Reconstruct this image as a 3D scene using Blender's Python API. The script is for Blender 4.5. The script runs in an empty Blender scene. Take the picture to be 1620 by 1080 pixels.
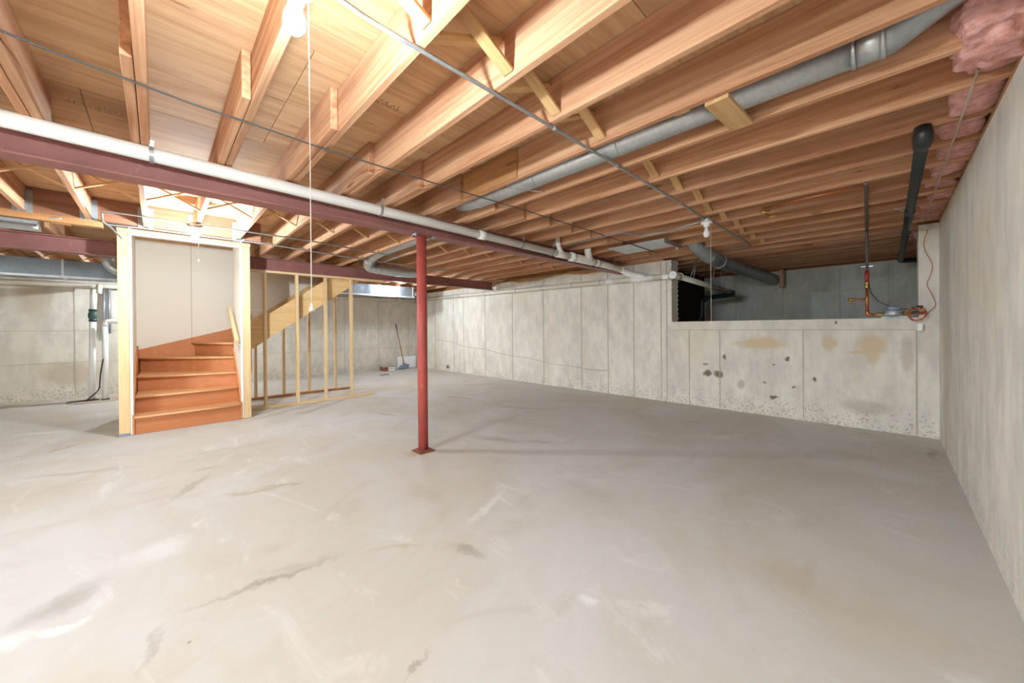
import bpy, bmesh, math, random
from mathutils import Vector, Matrix, noise
random.seed(7)
sc = bpy.context.scene
COL = sc.collection

# ------------------------------------------------------------------ camera
F, YAW, PITCH, ROLL, SY, CH = 576.4924, 0.8001, -0.0041, -0.0081, -18.923, 1.2445
_fw = Vector((-math.sin(YAW)*math.cos(PITCH), math.cos(YAW)*math.cos(PITCH), math.sin(PITCH)))
_rt = Vector((math.cos(YAW), math.sin(YAW), 0)); _up = _rt.cross(_fw)
_r2 = math.cos(ROLL)*_rt + math.sin(ROLL)*_up
_u2 = -math.sin(ROLL)*_rt + math.cos(ROLL)*_up
CP = Vector((0, 0, CH))
cam = bpy.data.cameras.new('camera'); co = bpy.data.objects.new('camera', cam); COL.objects.link(co)
cam.sensor_width = 36; cam.lens = F*36/1620; cam.shift_y = SY/1620; cam.clip_start = .02
co.matrix_world = Matrix((( _r2.x, _u2.x, -_fw.x, CP.x), (_r2.y, _u2.y, -_fw.y, CP.y), (_r2.z, _u2.z, -_fw.z, CP.z), (0, 0, 0, 1)))
sc.camera = co

def bp(px, py, ax, val):            # photo pixel -> point on an axis plane of the room
    r = _fw + _r2*((px-810)/F) + _u2*((540+SY-py)/F)
    i = 'xyz'.index(ax)
    return CP + r*((val-CP[i])/r[i])

# ------------------------------------------------------------------ world, exposure
w = bpy.data.worlds.new('world'); sc.world = w; w.use_nodes = True
w.node_tree.nodes['Background'].inputs[0].default_value = (.5, .5, .5, 1)
w.node_tree.nodes['Background'].inputs[1].default_value = .05
sc.view_settings.view_transform = 'Standard'; sc.view_settings.look = 'None'
sc.view_settings.gamma = 1; sc.view_settings.use_curve_mapping = False
sc.view_settings.exposure = -0.28
sc.cycles.max_bounces = 10; sc.cycles.diffuse_bounces = 7; sc.cycles.glossy_bounces = 4
sc.cycles.use_denoising = True
LAMPS = {'small': 2450., 'stair': 4200., 'far': 3200., 'sump': 4200., 'big': 1600.}    # radiance of the lit bulbs; big is an added fill bulb out of view

# ------------------------------------------------------------------ room dimensions (metres)
XR, YB, XL, YF = .393, 6.072, -10.75, -6.2
HW, JZ, JD = 2.347, 2.379, .235
PZ = JZ+JD                           # underside of the plywood
B1, B2 = -3.295, -6.857              # beam centre lines
BZ = 2.19
JP, JC = .4064, 1.580
OX0, OX1, OZ = -2.475, .243, 1.325   # crawlspace opening
YC = 9.25

# ------------------------------------------------------------------ material helpers
def rgb(r, g, b):
    f = lambda c: (c/255/12.92) if c/255 <= .04045 else ((c/255+.055)/1.055)**2.4
    return (f(r), f(g), f(b), 1)
class NT:
    def __init__(s, name):
        s.m = bpy.data.materials.new(name); s.m.use_nodes = True
        s.t = s.m.node_tree; s.b = s.t.nodes['Principled BSDF']
    def n(s, ty, **kw):
        nd = s.t.nodes.new(ty)
        for k, v in kw.items(): setattr(nd, k, v)
        return nd
    def l(s, a, b): s.t.links.new(a, b)
    def val(s, sock, v): sock.default_value = v
    def coords(s, kind='Object', rnd=True, scale=(1, 1, 1)):
        tc = s.n('ShaderNodeTexCoord'); out = tc.outputs[kind]
        if rnd:
            oi = s.n('ShaderNodeObjectInfo'); mu = s.n('ShaderNodeMath', operation='MULTIPLY'); mu.inputs[1].default_value = 53.7
            s.l(oi.outputs['Random'], mu.inputs[0])
            ad = s.n('ShaderNodeVectorMath', operation='ADD'); s.l(out, ad.inputs[0]); s.l(mu.outputs[0], ad.inputs[1]); out = ad.outputs[0]
            s.rand = oi.outputs['Random']
        if scale != (1, 1, 1): out = s.mul(out, scale)
        return out
    def mul(s, v, sc3):
        m = s.n('ShaderNodeVectorMath', operation='MULTIPLY'); s.l(v, m.inputs[0]); m.inputs[1].default_value = sc3; return m.outputs[0]
    def noise(s, v, scale, detail=4, rough=.55, dist=0):
        nd = s.n('ShaderNodeTexNoise'); s.l(v, nd.inputs['Vector'])
        nd.inputs['Scale'].default_value = scale; nd.inputs['Detail'].default_value = detail
        nd.inputs['Roughness'].default_value = rough; nd.inputs['Distortion'].default_value = dist
        return nd.outputs['Fac']
    def rng(s, v, a, b, c=0., d=1.):
        nd = s.n('ShaderNodeMapRange', interpolation_type='SMOOTHSTEP'); s.l(v, nd.inputs[0])
        for i, x in enumerate((a, b, c, d)): nd.inputs[i+1].default_value = x
        return nd.outputs[0]
    def mix(s, fac, a, b, mode='MIX'):
        nd = s.n('ShaderNodeMix', data_type='RGBA', blend_type=mode)
        for sock, v in ((nd.inputs[0], fac), (nd.inputs[6], a), (nd.inputs[7], b)):
            if hasattr(v, 'is_output'): s.l(v, sock)
            else: sock.default_value = v
        return nd.outputs[2]
    def math(s, op, a, b):
        nd = s.n('ShaderNodeMath', operation=op)
        for i, v in enumerate((a, b)):
            if hasattr(v, 'is_output'): s.l(v, nd.inputs[i])
            else: nd.inputs[i].default_value = v
        return nd.outputs[0]
    def bump(s, h, strength=.2, dist=.005):
        nd = s.n('ShaderNodeBump'); s.l(h, nd.inputs['Height']); nd.inputs['Strength'].default_value = strength
        nd.inputs['Distance'].default_value = dist; s.l(nd.outputs[0], s.b.inputs['Normal'])
    def done(s, col, rough=.7, metal=0., spec=None):
        if hasattr(col, 'is_output'): s.l(col, s.b.inputs['Base Color'])
        else: s.b.inputs['Base Color'].default_value = col
        if hasattr(rough, 'is_output'): s.l(rough, s.b.inputs['Roughness'])
        else: s.b.inputs['Roughness'].default_value = rough
        s.b.inputs['Metallic'].default_value = metal
        if spec is not None: s.b.inputs['Specular IOR Level'].default_value = spec
        return s.m

def wood(name, c_light, c_dark, knot=rgb(92, 52, 28), knots=1., vary=.12, rough=.72, axis='x'):
    """board with its grain along one local axis"""
    t = NT(name); v = t.coords()
    def st(lo, hi): return tuple(lo if a_ == axis else hi for a_ in 'xyz')
    g1 = t.noise(t.mul(v, st(.5, 8)), 1.5, 4, .55, .9)
    g2 = t.noise(t.mul(v, st(.7, 34)), 1., 4, .6, .5)
    fine = t.noise(t.mul(v, st(2.2, 130)), 1, 3, .6)
    mixf = t.math('ADD', t.math('MULTIPLY', g1, .5), t.math('MULTIPLY', g2, .36))
    mixf = t.math('ADD', mixf, t.math('MULTIPLY', fine, .16))
    c = t.mix(t.rng(mixf, .34, .70), c_light, c_dark)
    vo = t.n('ShaderNodeTexVoronoi'); t.l(t.mul(v, st(1.1, 5.2)), vo.inputs['Vector']); vo.inputs['Scale'].default_value = 1.
    d = t.math('ADD', vo.outputs['Distance'], t.math('MULTIPLY', t.noise(v, 40, 2), .05))
    c = t.mix(t.math('MULTIPLY', t.rng(d, .07, .13, 1, 0), .7*knots), c, knot)
    val = t.rng(t.rand, 0, 1, 1-vary, 1+vary*.6)
    hs = t.n('ShaderNodeHueSaturation'); t.l(c, hs.inputs['Color']); t.l(val, hs.inputs['Value'])
    t.bump(fine, .12, .002)
    return t.done(hs.outputs[0], rough, 0, .3)

def plain(name, c, rough=.5, metal=0., var=.06, scale=12, spec=None):
    t = NT(name); v = t.coords()
    n = t.noise(v, scale, 4)
    k = tuple(min(1, x*(1+var)) for x in c[:3])+(1,); k2 = tuple(x*(1-var) for x in c[:3])+(1,)
    return t.done(t.mix(n, k, k2), rough, metal, spec)

def galv(name, c, rough=.38, metal=.85):
    t = NT(name); v = t.coords()
    vo = t.n('ShaderNodeTexVoronoi'); t.l(v, vo.inputs['Vector']); vo.inputs['Scale'].default_value = 45
    sp = t.n('ShaderNodeSeparateColor'); t.l(vo.outputs['Color'], sp.inputs[0])
    c2 = tuple(x*.8 for x in c[:3])+(1,)
    col = t.mix(t.math('MULTIPLY', sp.outputs[0], .6), c, c2)
    r = t.rng(t.noise(v, 5, 3), .3, .7, rough-.08, rough+.14)
    return t.done(col, r, metal)

def spots(t, v, base, items, lo=.4):
    """blotches of a colour at given places: (centre, radii, turn, colour, strength, wobble)"""
    src = []
    for sc_ in (4.5, 17.):
        d1 = t.n('ShaderNodeTexNoise'); t.l(v, d1.inputs['Vector']); d1.inputs['Scale'].default_value = sc_; d1.inputs['Detail'].default_value = 6; d1.inputs['Roughness'].default_value = .65
        sb = t.n('ShaderNodeVectorMath', operation='SUBTRACT'); t.l(d1.outputs['Color'], sb.inputs[0]); sb.inputs[1].default_value = (.5, .5, .5); src.append(sb.outputs[0])
    for (cen, rad, rot, col, st, wob) in items:
        sl = t.n('ShaderNodeVectorMath', operation='SCALE'); t.l(src[1 if wob < .1 else 0], sl.inputs[0]); sl.inputs[3].default_value = wob
        ad = t.n('ShaderNodeVectorMath', operation='ADD'); t.l(v, ad.inputs[0]); t.l(sl.outputs[0], ad.inputs[1])
        mp = t.n('ShaderNodeMapping', vector_type='TEXTURE'); t.l(ad.outputs[0], mp.inputs[0])
        mp.inputs[1].default_value = cen; mp.inputs[2].default_value = rot; mp.inputs[3].default_value = rad
        ln = t.n('ShaderNodeVectorMath', operation='LENGTH'); t.l(mp.outputs[0], ln.inputs[0])
        base = t.mix(t.rng(ln.outputs['Value'], lo, 1., st, 0), base, col)
    return base

def concrete_wall(name, base, items=(), low=1.):
    t = NT(name); tc = t.n('ShaderNodeNewGeometry'); v = tc.outputs['Position']
    big = t.noise(v, .9, 5, .6, .4); mid = t.noise(t.mul(v, (1, 1, .45)), 6, 5, .6); fine = t.noise(v, 70, 3)
    dk = tuple(x*.86 for x in base[:3])+(1,); lt = tuple(min(1, x*1.09) for x in base[:3])+(1,)
    warm = (base[0]*.97, base[1]*.9, base[2]*.78, 1)
    c = t.mix(t.rng(mid, .3, .7), dk, lt)
    c = t.mix(t.math('MULTIPLY', t.rng(big, .48, .72), .55), c, warm)
    c = spots(t, v, c, items)
    vo = t.n('ShaderNodeTexVoronoi'); t.l(v, vo.inputs['Vector']); vo.inputs['Scale'].default_value = 26
    hole = t.rng(t.math('ADD', vo.outputs['Distance'], t.math('MULTIPLY', t.noise(v, 3, 3), .55)), .3, .36, 1, 0)
    c = t.mix(t.math('MULTIPLY', hole, .38), c, rgb(110, 98, 82))
    sx = t.n('ShaderNodeSeparateXYZ'); t.l(v, sx.inputs[0])
    near = t.rng(sx.outputs['Z'], .03, .55, 1, 0)       # honeycombed aggregate at the foot of the pour
    agg = t.rng(t.math('ADD', t.noise(v, 38, 3, .7), t.math('MULTIPLY', near, .17*low)), .70, .78)
    c = t.mix(t.math('MULTIPLY', agg, .5), c, rgb(120, 104, 84))
    t.bump(t.math('ADD', t.math('MULTIPLY', fine, .5), mid), .25, .004)
    return t.done(c, .88, 0, .25)

M = {}
M['joist'] = wood('joist_fir', rgb(212, 168, 132), rgb(162, 106, 70), rgb(100, 54, 32), .85, .13)
M['pale'] = wood('pale_stud_wood', rgb(232, 206, 164), rgb(212, 178, 130), rgb(140, 92, 48), .7, .08)
M['bridge'] = wood('bridging_wood', rgb(214, 176, 126), rgb(184, 138, 88), rgb(120, 76, 40), .6, .12)
M['old'] = wood('aged_wood', rgb(196, 146, 96), rgb(160, 108, 66), rgb(92, 58, 32), .7, .14)
M['header'] = wood('header_wood', rgb(150, 104, 78), rgb(118, 78, 58), rgb(80, 48, 32), .5, .1)
M['stringer'] = wood('stringer_wood', rgb(230, 198, 146), rgb(208, 168, 112), rgb(140, 92, 48), .9, .05, .7, 'y')
M['tread'] = wood('tread_wood', rgb(222, 172, 124), rgb(200, 144, 96), rgb(150, 92, 52), .1, .04, .5, 'y')
M['riser'] = wood('riser_hardboard', rgb(192, 128, 84), rgb(176, 108, 66), rgb(150, 84, 44), .0, .05, .55, 'y')
M['skirt'] = wood('skirt_hardboard', rgb(204, 140, 96), rgb(192, 124, 80), rgb(160, 100, 60), .0, .03, .6)

def plywood():
    t = NT('plywood'); v = t.coords()
    g = t.noise(t.mul(v, (6, .5, 6)), 1.5, 6, .62, 1.6); fine = t.noise(t.mul(v, (95, 2.4, 95)), 1, 3)
    f = t.math('ADD', t.math('MULTIPLY', g, .8), t.math('MULTIPLY', fine, .25))
    c = t.mix(t.rng(f, .32, .74), rgb(208, 174, 134), rgb(180, 138, 98))
    vo = t.n('ShaderNodeTexVoronoi'); t.l(t.mul(v, (9, 1.3, 9)), vo.inputs['Vector']); vo.inputs['Scale'].default_value = 1.2
    c = t.mix(t.math('MULTIPLY', t.rng(t.math('ADD', vo.outputs['Distance'], t.math('MULTIPLY', fine, .1)), .08, .15, 1, 0), .7), c, rgb(110, 72, 44))
    hs = t.n('ShaderNodeHueSaturation'); t.l(c, hs.inputs['Color']); t.l(t.rng(t.rand, 0, 1, .9, 1.06), hs.inputs['Value'])
    return t.done(hs.outputs[0], .75, 0, .25)
M['ply'] = plywood()

def steel_red(name, c, speck):
    t = NT(name); v = t.coords()
    n = t.noise(v, 3, 5); sp = t.rng(t.noise(v, 120, 2, .8), .66, .74)
    sc_ = t.rng(t.noise(t.mul(v, (1, 1, .35)), 22, 4, .7), .62, .72)
    c2 = tuple(x*.78 for x in c[:3])+(1,)
    col = t.mix(t.rng(n, .35, .7), c, c2)
    col = t.mix(t.math('MULTIPLY', t.math('MAXIMUM', sp, t.math('MULTIPLY', sc_, .7)), speck), col, rgb(196, 150, 138))
    return t.done(col, .55, 0, .4)
M['beam'] = steel_red('primed_steel', rgb(150, 98, 92), .4)
M['column'] = steel_red('painted_column', rgb(172, 78, 70), .35)
M['rust'] = plain('rusty_steel', rgb(128, 74, 52), .8, 0, .25, 30)
M['pvc'] = plain('white_pvc', rgb(236, 235, 230), .38, 0, .02, 4)
M['pvc_old'] = plain('dusty_pvc', rgb(222, 216, 202), .5, 0, .05, 6)
M['abs'] = plain('black_abs', rgb(40, 42, 42), .4, 0, .2, 8)
M['galv'] = galv('galvanised_sheet', (.60, .63, .64, 1))
M['galv_dark'] = galv('dull_galvanised', (.42, .45, .47, 1), .45, .85)
M['trunk'] = galv('trunk_sheet', (.25, .29, .33, 1), .36, .92)
M['emt'] = galv('conduit_steel', (.40, .41, .42, 1), .45, .7)
M['strap'] = galv('strap_steel', (.5, .52, .56, 1), .4, .9)
M['copper'] = plain('copper', rgb(190, 118, 74), .4, .8, .15, 20)
M['brass'] = plain('brass', rgb(200, 168, 96), .35, .85, .1, 20)
M['iron'] = plain('grey_iron_pipe', rgb(110, 98, 94), .55, .4, .15, 20)
M['redplastic'] = plain('red_valve', rgb(170, 48, 40), .45)
M['blue'] = plain('blue_grey_plastic', rgb(120, 138, 160), .45, 0, .08)
M['bluedial'] = plain('meter_lid', rgb(138, 152, 172), .4, .2, .08)
M['black'] = plain('black_rubber', rgb(28, 28, 28), .6)
M['greenblk'] = plain('dark_green_rubber', rgb(52, 78, 72), .55)
M['orange'] = plain('orange_wire', rgb(186, 92, 44), .5)
M['whitepl'] = plain('white_plastic', rgb(240, 239, 235), .35, 0, .01)
M['cable'] = plain('grey_cable', rgb(74, 72, 70), .6)
M['tancable'] = plain('tan_cable', rgb(190, 170, 150), .6)
M['string'] = plain('white_cord', rgb(232, 226, 214), .8)
M['drywall'] = plain('drywall_paper', rgb(232, 226, 212), .9, 0, .015, 3, .2)
M['joint'] = plain('joint_compound', rgb(244, 243, 240), .9, 0, .01, 3, .2)
M['seam'] = plain('form_seam', rgb(186, 176, 160), .9, 0, .15, 8, .2)
M['chip'] = plain('broken_concrete', rgb(132, 120, 102), .95, 0, .2, 40, .2)
M['stamp'] = plain('stamp_ink', rgb(92, 78, 66), .9)
M['foam'] = plain('white_foam', rgb(240, 242, 245), .8, 0, .02)
M['carton'] = plain('brown_carton', rgb(140, 84, 62), .85)
M['cartongrey'] = plain('grey_carton', rgb(168, 162, 150), .85)
M['print'] = plain('grey_print', rgb(190, 190, 188), .8)
M['broomhandle'] = plain('brown_handle', rgb(172, 108, 90), .5)
M['gasket'] = plain('blue_grey_gasket', rgb(136, 146, 160), .8)
M['soil_shade'] = plain('dark_soil_shade', rgb(70, 60, 50), .95, 0, .3, 6, .1)  # crawlspace ground; also the painted shade of its side wall
M['kraft'] = plain('kraft_facing', rgb(196, 156, 110), .9, 0, .25, 9)
def pink():
    t = NT('pink_fibreglass'); v = t.coords()
    n = t.noise(t.mul(v, (1, 1, 3)), 18, 6, .7); 
    t.bump(t.noise(v, 60, 5, .7), .6, .01)
    return t.done(t.mix(t.rng(n, .3, .7), rgb(240, 190, 182), rgb(206, 142, 130)), 1, 0, 0)
M['pink'] = pink()

def floor_mat():
    t = NT('slab_concrete'); g = t.n('ShaderNodeNewGeometry'); v = g.outputs['Position']
    big = t.noise(v, .55, 6, .62, .8); mid = t.noise(t.mul(v, (1, .55, 1)), 2.4, 6, .65, 1.0); fine = t.noise(v, 45, 4)
    c = t.mix(t.rng(big, .35, .68), rgb(204, 202, 198), rgb(194, 187, 174))
    c = t.mix(t.math('MULTIPLY', t.rng(mid, .52, .74), .4), c, rgb(184, 171, 157))
    c = t.mix(t.math('MULTIPLY', t.rng(t.noise(t.mul(v, (.6, 1.3, 1)), 1.6, 6, .7, 1.5), .56, .7), .45), c, rgb(224, 222, 217))
    dk, br, wt, gy = rgb(150, 140, 124), rgb(172, 150, 116), rgb(228, 228, 226), rgb(166, 162, 154)
    it = []
    def st(x0, y0, x1, y1, wd, col, s, wob=.25):
        a = bp(x0, y0, 'z', 0); b = bp(x1, y1, 'z', 0); m = (a+b)/2; d = b-a
        it.append(((m.x, m.y, 0), (d.length*.56, wd, 1), (0, 0, math.atan2(d.y, d.x)), col, s, wob))
    st(0, 1010, 190, 900, .13, gy, .75); st(60, 1000, 140, 985, .05, wt, .9); st(180, 900, 320, 840, .16, wt, .45); st(0, 1030, 70, 990, .06, wt, .6)
    st(270, 970, 560, 872, .035, dk, .7); st(380, 920, 560, 868, .05, dk, .3); st(700, 860, 770, 880, .06, dk, .6); st(560, 872, 700, 860, .04, br, .35)
    st(740, 840, 800, 770, .04, wt, .5); st(260, 800, 340, 745, .05, dk, .5); st(320, 790, 490, 762, .05, br, .55); st(400, 770, 480, 765, .03, dk, .5)
    st(300, 745, 360, 735, .1, br, .5); st(0, 760, 240, 735, .07, dk, .38); st(60, 722, 130, 700, .05, br, .6); st(240, 730, 480, 690, .1, gy, .3)
    st(205, 1080, 260, 985, .03, dk, .4); st(640, 1070, 682, 1018, .015, dk, .6); st(910, 935, 950, 960, .05, wt, .8); st(930, 945, 960, 955, .02, wt, .8)
    st(590, 650, 640, 660, .05, dk, .5); st(620, 625, 660, 622, .1, gy, .6); st(740, 690, 840, 700, .12, gy, .7); st(820, 695, 880, 702, .07, gy, .5)
    st(690, 625, 760, 632, .12, br, .5); st(700, 610, 830, 606, .08, dk, .45); st(760, 640, 900, 650, .1, br, .35); st(1080, 665, 1130, 672, .03, dk, .6)
    st(1355, 683, 1390, 690, .05, br, .8); st(1470, 705, 1480, 730, .05, dk, .5); st(640, 715, 660, 722, .09, br, .8); st(640, 760, 700, 800, .14, br, .25)
    st(1100, 850, 1400, 1000, .25, br, .2); st(880, 760, 1000, 800, .2, gy, .22); st(0, 690, 120, 680, .1, wt, .5); st(420, 655, 560, 632, .05, dk, .3)
    c = spots(t, v, c, it, .1)
    vo = t.n('ShaderNodeTexVoronoi'); t.l(v, vo.inputs['Vector']); vo.inputs['Scale'].default_value = 3.1
    c = t.mix(t.math('MULTIPLY', t.rng(vo.outputs['Distance'], .012, .03, 1, 0), .6), c, rgb(120, 104, 86))
    t.bump(t.math('ADD', t.math('MULTIPLY', fine, .4), mid), .12, .004)
    return t.done(c, t.rng(mid, .3, .7, .62, .8), 0, .3)
M['floor'] = floor_mat()

tan, dark, lite = rgb(214, 192, 160), rgb(128, 114, 96), rgb(216, 208, 196)
bw = []
def wsp(x0, y0, x1, y1, col, s, wob=.12):
    a = bp(x0, y0, 'y', YB); b = bp(x1, y1, 'y', YB); m = (a+b)/2
    bw.append(((m.x, YB, m.z), (abs(b.x-a.x)*.55, .5, abs(b.z-a.z)*.55), (0, 0, 0), col, s, wob))
for a in ((1150, 535, 1255, 555), (1175, 530, 1240, 552), (1295, 530, 1325, 556), (1335, 552, 1385, 560), (1350, 525, 1410, 565), (1370, 540, 1395, 580)):
    wsp(*a, tan, .85)
wsp(1168, 525, 1182, 590, lite, .5); wsp(1252, 530, 1262, 570, lite, .5); wsp(1278, 520, 1300, 640, lite, .35)
for a in ((1112, 574, 1121, 578), (1110, 583, 1128, 597), (1128, 584, 1146, 600), (1143, 560, 1150, 569), (1205, 602, 1214, 607), (1216, 624, 1232, 632), (1240, 563, 1250, 572), (1284, 596, 1294, 604), (1222, 574, 1226, 579), (1253, 610, 1262, 615), (1320, 500+6, 1326, 512), (705, 576, 712, 584)):
    wsp(*a, dark, 1., .09)
wsp(1330, 625, 1420, 665, rgb(168, 154, 134), .45); wsp(1165, 600, 1180, 618, rgb(176, 158, 136), .6); wsp(1420, 525, 1450, 600, rgb(182, 166, 146), .5)
M['wall_back'] = concrete_wall('poured_wall_back', rgb(224, 219, 208), bw)
M['wall_right'] = concrete_wall('poured_wall_right', rgb(222, 217, 207), (), .8)
rs = []
for (x, y, z, rx, rz) in ((XL, -1.6, 2.0, .3, .7), (XL, -2.1, 1.9, .25, .5), (XL, -1.2, .45, .5, .3)):
    rs.append(((x, y, z), (.5, rx, rz), (0, 0, 0), rgb(178, 160, 134), .6, .2))
M['wall_left'] = concrete_wall('poured_wall_left', rgb(210, 204, 192), rs, 1.1)
M['wall_dark'] = concrete_wall('crawlspace_wall', rgb(212, 211, 202))

def emit(name, strength, col=(.80, .92, 1.0)):
    t = NT(name); t.b.inputs['Base Color'].default_value = (1, 1, 1, 1)
    t.b.inputs['Emission Color'].default_value = col+(1,); t.b.inputs['Emission Strength'].default_value = strength
    return t.m
for k_, v_ in LAMPS.items(): M['lit_'+k_] = emit('lit_bulb_'+k_, v_)

# ------------------------------------------------------------------ object helpers
W = {}
def reg(o, parent, loc):
    W[o.name] = Vector(loc)
    if parent is not None:
        o.parent = parent; o.location = Vector(loc)-W[parent.name]
    else: o.location = loc
    COL.objects.link(o); return o
def tag(o, label=None, cat=None, group=None, kind=None):
    if label: o['label'] = label
    if cat: o['category'] = cat
    if group: o['group'] = group
    if kind: o['kind'] = kind
    return o
def thing(name, loc, label, cat, group=None):
    o = bpy.data.objects.new(name, None); o.empty_display_size = .1
    reg(o, None, loc); return tag(o, label, cat, group)

class MB:
    def __init__(s): s.v = []; s.f = []; s.sm = []; s.mi = []; s.cur = 0
    def add(s, vs, fs, smooth=False):
        o = len(s.v); s.v += [Vector(x) for x in vs]
        for f in fs: s.f.append([i+o for i in f]); s.sm.append(smooth); s.mi.append(s.cur)
    def box(s, x0, x1, y0, y1, z0, z1):
        s.add([(x0, y0, z0), (x1, y0, z0), (x1, y1, z0), (x0, y1, z0), (x0, y0, z1), (x1, y0, z1), (x1, y1, z1), (x0, y1, z1)],
              [(0, 3, 2, 1), (4, 5, 6, 7), (0, 1, 5, 4), (1, 2, 6, 5), (2, 3, 7, 6), (3, 0, 4, 7)]); return s
    def prism(s, pts, ax, a, b):              # polygon in the plane of the other two axes
        i = 'xyz'.index(ax); oth = [k for k in range(3) if k != i]
        def mk(p, h):
            v = [0, 0, 0]; v[i] = h; v[oth[0]] = p[0]; v[oth[1]] = p[1]; return v
        n = len(pts)
        s.add([mk(p, a) for p in pts]+[mk(p, b) for p in pts],
              [list(range(n))[::-1], list(range(n, 2*n))]+[[k, (k+1) % n, n+(k+1) % n, n+k] for k in range(n)]); return s
    def tube(s, path, r, n=12, caps=True):
        path = [Vector(p) for p in path]; m = len(path)
        rad = r if isinstance(r, (list, tuple)) else [r]*m
        T = []
        for i in range(m):
            d = (path[min(i+1, m-1)]-path[max(i-1, 0)])
            T.append(d.normalized() if d.length > 1e-9 else Vector((0, 0, 1)))
        u = Vector((0, 0, 1)) if abs(T[0].z) < .9 else Vector((1, 0, 0))
        vs = []
        for i in range(m):
            u = (u-T[i]*u.dot(T[i])).normalized(); b = T[i].cross(u)
            for k in range(n):
                a = 2*math.pi*k/n; vs.append(path[i]+(u*math.cos(a)+b*math.sin(a))*rad[i])
        fs = [[i*n+k, i*n+(k+1) % n, (i+1)*n+(k+1) % n, (i+1)*n+k] for i in range(m-1) for k in range(n)]
        o = len(s.v); s.add(vs, fs, True)
        if caps:
            s.f += [[o+k for k in range(n)][::-1], [o+(m-1)*n+k for k in range(n)]]; s.sm += [False, False]; s.mi += [s.cur]*2
        return s
    def lathe(s, c, prof, n=20):              # prof: (radius, z) from the bottom up, about a vertical axis
        c = Vector(c); m = len(prof)
        vs = [c+Vector((p[0]*math.cos(2*math.pi*k/n), p[0]*math.sin(2*math.pi*k/n), p[1])) for p in prof for k in range(n)]
        fs = [[i*n+k, i*n+(k+1) % n, (i+1)*n+(k+1) % n, (i+1)*n+k] for i in range(m-1) for k in range(n)]
        o = len(s.v); s.add(vs, fs, True)
        s.f += [[o+k for k in range(n)][::-1], [o+(m-1)*n+k for k in range(n)]]; s.sm += [False, False]; s.mi += [s.cur]*2
        return s
    def build(s, name, mats, parent=None, base=False):
        xs = [min(v[i] for v in s.v) for i in range(3)]; xm = [max(v[i] for v in s.v) for i in range(3)]
        o = Vector([(a+b)/2 for a, b in zip(xs, xm)])
        if parent is None: o.z = xs[2]
        me = bpy.data.meshes.new(name); me.from_pydata([v-o for v in s.v], [], s.f)
        for mm in (mats if isinstance(mats, list) else [mats]): me.materials.append(M[mm])
        me.polygons.foreach_set('use_smooth', s.sm); me.polygons.foreach_set('material_index', s.mi); me.update()
        ob = bpy.data.objects.new(name, me)
        return reg(ob, parent, o)

_bc = {}
def bar(name, p, q, w_, h_, mat, parent=None, up=(0, 0, 1), bev=.003):
    """board from p to q: local X runs along it, w_ sideways, h_ along `up`; alike boards share a mesh"""
    p = Vector(p); q = Vector(q); d = q-p; L = d.length; x = d.normalized(); up = Vector(up)
    if abs(x.dot(up)) > .98: up = Vector((0, 1, 0)) if abs(x.y) < .9 else Vector((1, 0, 0))
    y = up.cross(x).normalized(); z = x.cross(y)
    key = (round(L, 3), round(w_, 4), round(h_, 4), mat, round(bev, 4))
    if key not in _bc:
        bm = bmesh.new(); bmesh.ops.create_cube(bm, size=1)
        for v in bm.verts: v.co = Vector((v.co.x*L, v.co.y*w_, v.co.z*h_))
        if bev: bmesh.ops.bevel(bm, geom=bm.edges[:], offset=min(bev, w_*.2, h_*.2), segments=1, affect='EDGES')
        me = bpy.data.meshes.new(name); bm.to_mesh(me); bm.free(); me.materials.append(M[mat]); _bc[key] = me
    o = bpy.data.objects.new(name, _bc[key])
    o.rotation_euler = Matrix((x, y, z)).transposed().to_euler()
    return reg(o, parent, (p+q)/2)

def fillet(pts, r, n=6):
    pts = [Vector(p) for p in pts]; out = [pts[0]]
    for i in range(1, len(pts)-1):
        a = (pts[i-1]-pts[i]); b = (pts[i+1]-pts[i]); rr = min(r, a.length*.49, b.length*.49)
        A = pts[i]+a.normalized()*rr; B = pts[i]+b.normalized()*rr
        for k in range(n+1):
            t = k/n; out.append(A*(1-t)**2+pts[i]*2*t*(1-t)+B*t*t)
    return out+[pts[-1]]
def tube(name, path, r, mat, parent=None, n=12, smooth_r=0):
    if smooth_r: path = fillet(path, smooth_r)
    return MB().tube(path, r, n).build(name, mat, parent)
def ring(name, c, d, r, wd, mat, parent, n=16):
    d = Vector(d).normalized(); c = Vector(c); return tube(name, [c-d*wd/2, c+d*wd/2], r, mat, parent, n)
def struct(o, label, cat): return tag(o, label, cat, kind='structure')

def blob(name, c, dims, mat, parent=None, amp=.03, seed=0, sub=3, flat=1.):
    bm = bmesh.new(); bmesh.ops.create_cube(bm, size=2)
    bmesh.ops.subdivide_edges(bm, edges=bm.edges[:], cuts=2**sub-1, use_grid_fill=True)
    for v in bm.verts:
        n_ = v.co.normalized(); k = .45
        p = v.co*(1-k)+n_*1.25*k
        q = Vector((p.x*dims[0]/2, p.y*dims[1]/2, p.z*dims[2]/2))
        s_ = Vector((seed*7.3, seed*3.1, 0))
        q += n_*amp*(noise.noise(q*7+s_)+.5*noise.noise(q*19+s_)+.25*noise.noise(q*45+s_))
        v.co = q
    me = bpy.data.meshes.new(name); bm.to_mesh(me); bm.free(); me.materials.append(M[mat])
    me.polygons.foreach_set('use_smooth', [True]*len(me.polygons))
    return reg(bpy.data.objects.new(name, me), parent, c)

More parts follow.
